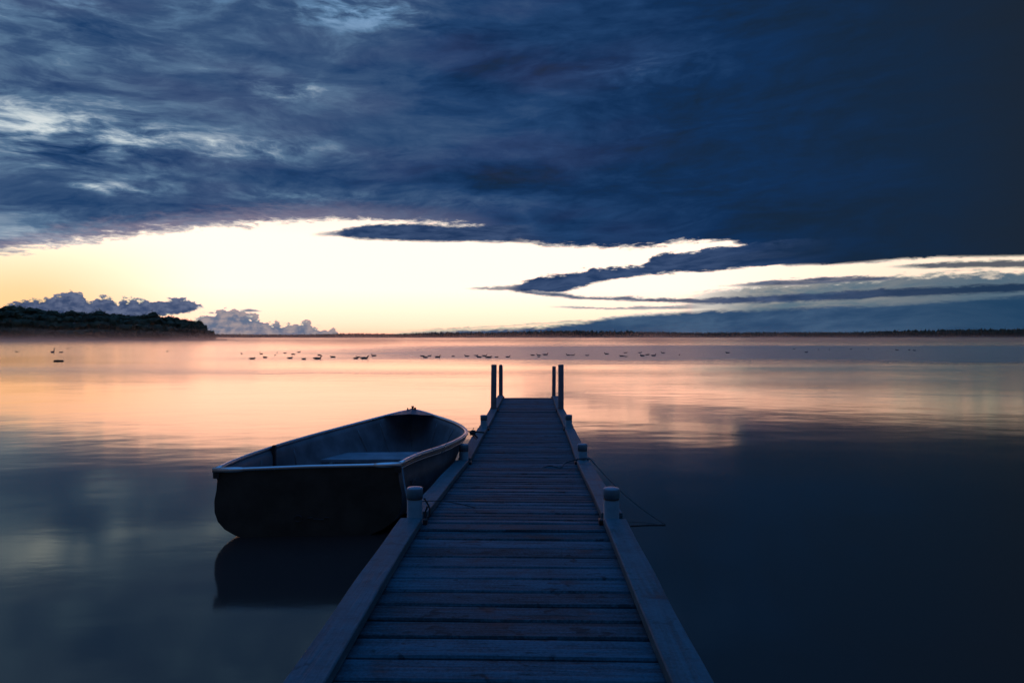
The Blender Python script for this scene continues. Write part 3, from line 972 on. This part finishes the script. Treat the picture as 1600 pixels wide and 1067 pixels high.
tube(bm, catmull([(-.01, 0, -.01), (0.02, 0, -.05), (.045, 0, -.07)], 5), 0.004, 6)
kn = obj('rope_knot', bm, M['rope'], None, True); kn.location = e0
tag(kn, 'bulky dark knot in the rope between the boat and the left curb', 'knot')
# rope round the second right post: tail on the planks, line running back outside the curb to the water
y2, c2, z2 = JT[3]
q = Vector((c2 + 0.535, y2, z2))
rope('rope_tail', [Vector((q.x - .37, y2 - .20, z2 + .008)), Vector((q.x - .30, y2 - .14, z2 + .016)), Vector((q.x - .21, y2 - .20, z2 + .012)), Vector((q.x - .16, y2 - .07, z2 + .03)),
                   Vector((q.x - .03, y2 - .055, z2 + .062)), Vector((q.x + .06, y2 - .05, z2 + .060)), Vector((q.x + .095, y2 - .15, z2 + .03))], 0.007,
     'blue grey rope end lying on the planks beside the second right post', 'rope_pale')
w0 = Vector((q.x + .095, y2 - .15, z2 + .03)); w1 = PZ(1040, 821, 0.0); w2 = PZ(985, 822.5, 0.0)
rope('mooring_rope', [w0, w0.lerp(w1, .35) + Vector((0, 0, -.035)), w0.lerp(w1, .7) + Vector((0, 0, -.03)), w1 + Vector((0, 0, .006))], 0.0028,
     'thin dark line running from the second right post down into the water')
rope('floating_line', [w1 + Vector((0, 0, .003)), w1.lerp(w2, .5) + Vector((0, 0.01, .003)), w2 + Vector((0, 0, .003))], 0.004,
     'short dark line floating on the water right of the nearest right post')

# ------------------------------------------------------------------ birds on the lake
def ell(bm, c, r, seg=10, rot=0.0):
    q = bmesh.ops.create_uvsphere(bm, u_segments=seg, v_segments=max(6, seg - 3), radius=1.0)
    for vv in q['verts']:
        p = Vector((vv.co.x * r[0], vv.co.y * r[1], vv.co.z * r[2]))
        ca, sa = math.cos(rot), math.sin(rot)
        vv.co = Vector((p.x * ca - p.z * sa, p.y, p.x * sa + p.z * ca)) + Vector(c)
def duck_meshes(pose):
    """one continuous body (breast, tail, neck, head) and a bill; bird faces +x"""
    bm = bmesh.new()
    if pose == 'swim':
        spine = [(-.28, .12, .012), (-.22, .095, .05), (-.12, .07, .095), (0, .06, .115), (.10, .065, .10), (.165, .10, .065), (.185, .15, .042), (.195, .20, .040), (.215, .235, .050), (.25, .235, .036), (.275, .225, .014)]
    elif pose == 'rest':
        spine = [(-.27, .10, .012), (-.20, .085, .05), (-.10, .07, .10), (0, .065, .12), (.10, .07, .105), (.15, .10, .075), (.165, .135, .055), (.18, .155, .052), (.21, .155, .038), (.235, .148, .014)]
    else:  # upended, feeding
        spine = [(-.10, .23, .008), (-.08, .18, .04), (-.05, .12, .08), (0, .06, .10), (.06, .0, .09), (.10, -.05, .05)]
    rings = []
    pts = [Vector((x, 0, z)) for x, z, r in spine]
    for i, (x, z, r) in enumerate(spine):
        d = (pts[min(i + 1, len(pts) - 1)] - pts[max(i - 1, 0)]).normalized()
        u = Vector((0, 1, 0)); w = d.cross(u).normalized()
        rings.append([bm.verts.new(pts[i] + u * math.cos(a) * r * 1.0 + w * math.sin(a) * r * 0.82) for a in [2 * math.pi * k / 10 for k in range(10)]])
    for a, b in zip(rings, rings[1:]):
        for k in range(10): bm.faces.new((a[k], a[(k + 1) % 10], b[(k + 1) % 10], b[k]))
    bm.faces.new(rings[0]); bm.faces.new(list(reversed(rings[-1])))
    bmesh.ops.recalc_face_normals(bm, faces=bm.faces)
    body = bpy.data.meshes.new('duck_body'); bm.to_mesh(body); bm.free()
    body.polygons.foreach_set('use_smooth', [True] * len(body.polygons)); body.materials.append(M['duck'])
    bill = None
    if pose != 'feed':
        x, z, r = spine[-1]
        bm = bmesh.new(); tube(bm, [(x - .01, 0, z), (x + .03, 0, z - .008), (x + .05, 0, z - .012)], [.014, .013, .006], 8, 0.6)
        bill = bpy.data.meshes.new('duck_bill'); bm.to_mesh(bill); bm.free(); bill.materials.append(M['bill'])
    return body, bill
DM = {k: duck_meshes(k) for k in ('swim', 'rest', 'feed')}
def add_duck(px, py, size, pose, ang, label, group, mat=None):
    z = 0.0
    p = PZ(px, py, z)
    body, bill = DM[pose]
    t = empty('duck', p, ang); t.scale = (size, size, size * 0.72)
    tag(t, label, 'duck', group)
    o = bpy.data.objects.new('body', body); C.objects.link(o); o.parent = t
    if bill:
        o = bpy.data.objects.new('bill', bill); C.objects.link(o); o.parent = t
ORD = ['first', 'second', 'third', 'fourth', 'fifth', 'sixth', 'seventh', 'eighth', 'ninth', 'tenth', 'eleventh', 'twelfth', 'thirteenth',
       'fourteenth', 'fifteenth', 'sixteenth', 'seventeenth', 'eighteenth', 'nineteenth', 'twentieth']
FL = [  # (where, group, [(px, waterline row, size, pose)])
 ('before the wooded headland', 'ducks in front of the headland',
  [(26, 550, 1.0, 'rest'), (95, 551, 1.25, 'rest'), (106, 545, .9, 'rest'), (136, 545, .8, 'rest'), (147, 543, .7, 'rest'), (261.5, 549.5, 1.1, 'feed'), (292, 541, .8, 'rest')]),
 ('left of the boat bow', 'ducks left of the boat bow',
  [(377.5, 553, 1.1, 'feed'), (394, 561, 1.4, 'rest'), (406, 551, .8, 'feed'), (408, 553.5, 1.1, 'rest'), (414, 559, 1.3, 'rest'), (430, 555, .8, 'feed'), (433, 551, .6, 'rest'),
   (445, 552, 1.0, 'rest'), (453, 560, 1.3, 'rest'), (458, 554, 1.2, 'rest'), (467, 550.5, 1.1, 'swim'), (474.5, 561.5, 1.2, 'rest'), (496, 561, 1.8, 'swim'), (499, 555.5, 1.2, 'rest'),
   (520, 558.5, 1.4, 'rest'), (556, 560.5, 1.3, 'rest'), (559.5, 558.5, 1.0, 'swim'), (569.5, 560.5, 1.8, 'swim'), (584, 556.5, 1.5, 'swim')]),
 ('between boat and dock posts', 'ducks between boat bow and left dock posts',
  [(660, 557, 1.2, 'rest'), (664.5, 559, 1.3, 'rest'), (671, 556.5, 1.0, 'swim'), (684, 558.5, 1.5, 'swim'), (708, 557, .9, 'rest'), (729.5, 557, 1.2, 'swim'),
   (744, 556, 1.0, 'swim'), (748.5, 558.5, 1.3, 'rest'), (757, 556.5, 1.3, 'swim'), (763.5, 559, 1.6, 'rest')]),
 ('beyond the dock end', 'ducks beyond the end of the dock',
  [(776, 558.5, 1.0, 'rest'), (793.6, 558.2, 1.2, 'swim'), (832, 555.5, 1.2, 'rest'), (841.7, 555.5, 1.2, 'swim'), (842, 558, .8, 'rest'), (852, 554.8, 1.5, 'swim')]),
 ('just right of the dock', 'ducks just right of the dock',
  [(888, 555.5, 1.2, 'swim'), (895, 555.5, 1.1, 'swim'), (917.4, 555.8, 1.0, 'swim'), (947.8, 553.6, 1.4, 'swim'), (971.7, 557, 1.3, 'rest'), (977.3, 551.6, 1.1, 'swim'), (978.4, 557.5, .8, 'swim'),
   (1000, 551.6, 1.1, 'swim'), (1003.7, 556.5, 1.5, 'rest'), (1011.6, 554.8, 1.3, 'rest'), (1021.4, 556.2, 1.4, 'swim'), (1036, 551.8, 1.2, 'swim'), (1061.6, 555, .9, 'feed')]),
 ('on the far right water', 'ducks on the far right water',
  [(1137, 551.8, 1.4, 'rest'), (1241, 545.6, .9, 'swim'), (1260, 550.8, 1.1, 'swim'), (1279, 546.5, .8, 'rest'), (1296, 546.5, .8, 'rest'), (1329.7, 546, 1.0, 'swim'), (1357, 546, .9, 'feed'),
   (1402, 547.6, 1.2, 'swim'), (1421, 547, 1.0, 'rest'), (1429, 548, 1.1, 'rest')]),
]
NW = {6: 'six', 7: 'seven', 10: 'ten', 13: 'thirteen', 19: 'nineteen'}
rb = random.Random(5)
POSE = {'swim': 'dark swimming duck', 'rest': 'low resting duck', 'feed': 'small upended duck'}
for where, group, ds in FL:
    ds = sorted(ds)
    for i, (px, py, sz, pose) in enumerate(ds):
        ang = rb.choice([0, math.pi]) + rb.uniform(-.5, .5)
        add_duck(px, py, sz * 0.62, pose, ang, '%s, %s from left among ducks %s' % (POSE[pose], ORD[i], where), group)
# the long pale bird standing taller on the left
p = PZ(82, 551, 0)
bm = bmesh.new()
tube(bm, catmull([(-.28, 0, .16), (-.1, 0, .12), (.08, 0, .12), (.18, 0, .22), (.16, 0, .42), (.20, 0, .62), (.27, 0, .64)], 4),
     [.02, .05, .09, .12, .14, .15, .15, .14, .12, .09, .07, .06, .05, .045, .042, .04, .038, .036, .036, .038, .045, .05, .05, .04, .02], 10)
bmesh.ops.recalc_face_normals(bm, faces=bm.faces)
g = obj('heron', bm, M['gull'], None, True); g.location = p; g.scale = (0.75, 0.75, 0.6)
tag(g, 'tall grey long necked bird standing in shallow water before the headland', 'bird')
# floating log with a clump of birds-dark weed on the left
p = PZ(91, 565, 0)
bm = bmesh.new()
tube(bm, catmull([(-.30, 0, .0), (-.18, .02, .03), (0, 0, .035), (.2, .02, .03), (.30, 0, 0.0)], 5), [.03] * 3 + [.055] * 15 + [.03] * 3, 10)
for x, r in ((-.2, .05), (-.03, .06), (.09, .04), (.2, .05)): ell(bm, (x, 0, .05), (r * 1.4, r, r), 8)
g = obj('floating_log', bm, M['weed'], None, True); g.location = p
tag(g, 'short dark knobbly log floating alone on peach water at the left', 'log')

# ------------------------------------------------------------------ mist over the far water
def mist(name, x0, x1, y0, y1, zt, dens, hs, wisp, color, label, aniso=0.75):
    bm = bmesh.new(); box(bm, x0, x1, y0, y1, 0.03, zt)
    m, K, out = material(name + '_air')
    x, y, z = objcoord(K, True)
    n = K.noise(K.xyz(x * wisp, y * wisp * .5, z * wisp * 1.2), 1.0, 3, 0.55)
    fall = K.math('POWER', 2.718, z * (-1.0 / hs))
    lobes = K.smooth(0.38, 0.72, n)
    f = (fall * (lobes * 1.5 + 0.3)) * K.smooth(y0, y0 + (y1 - y0) * .25, y)
    vol = K.node('ShaderNodeVolumePrincipled')
    vol.inputs['Color'].default_value = color
    vol.inputs['Anisotropy'].default_value = aniso
    K.put(vol.inputs['Density'], f * dens)
    K.t.links.new(vol.outputs[0], out.inputs['Volume'])
    o = obj(name, bm, m)
    return tag(o, label, 'mist', kind='stuff')
MIST = True
if MIST:
    mist('mist', -420, 500, 75, 335, 9.0, 0.015, 0.8, 0.045, (1.0, 0.84, 0.74, 1), 'thin pinkish morning mist lying over the water before the headland')
    mist('mist', -1500, 2200, 500, 1860, 16.0, 0.0006, 2.2, 0.012, (1.0, 0.86, 0.78, 1), 'long low bank of pinkish mist before the far shore')
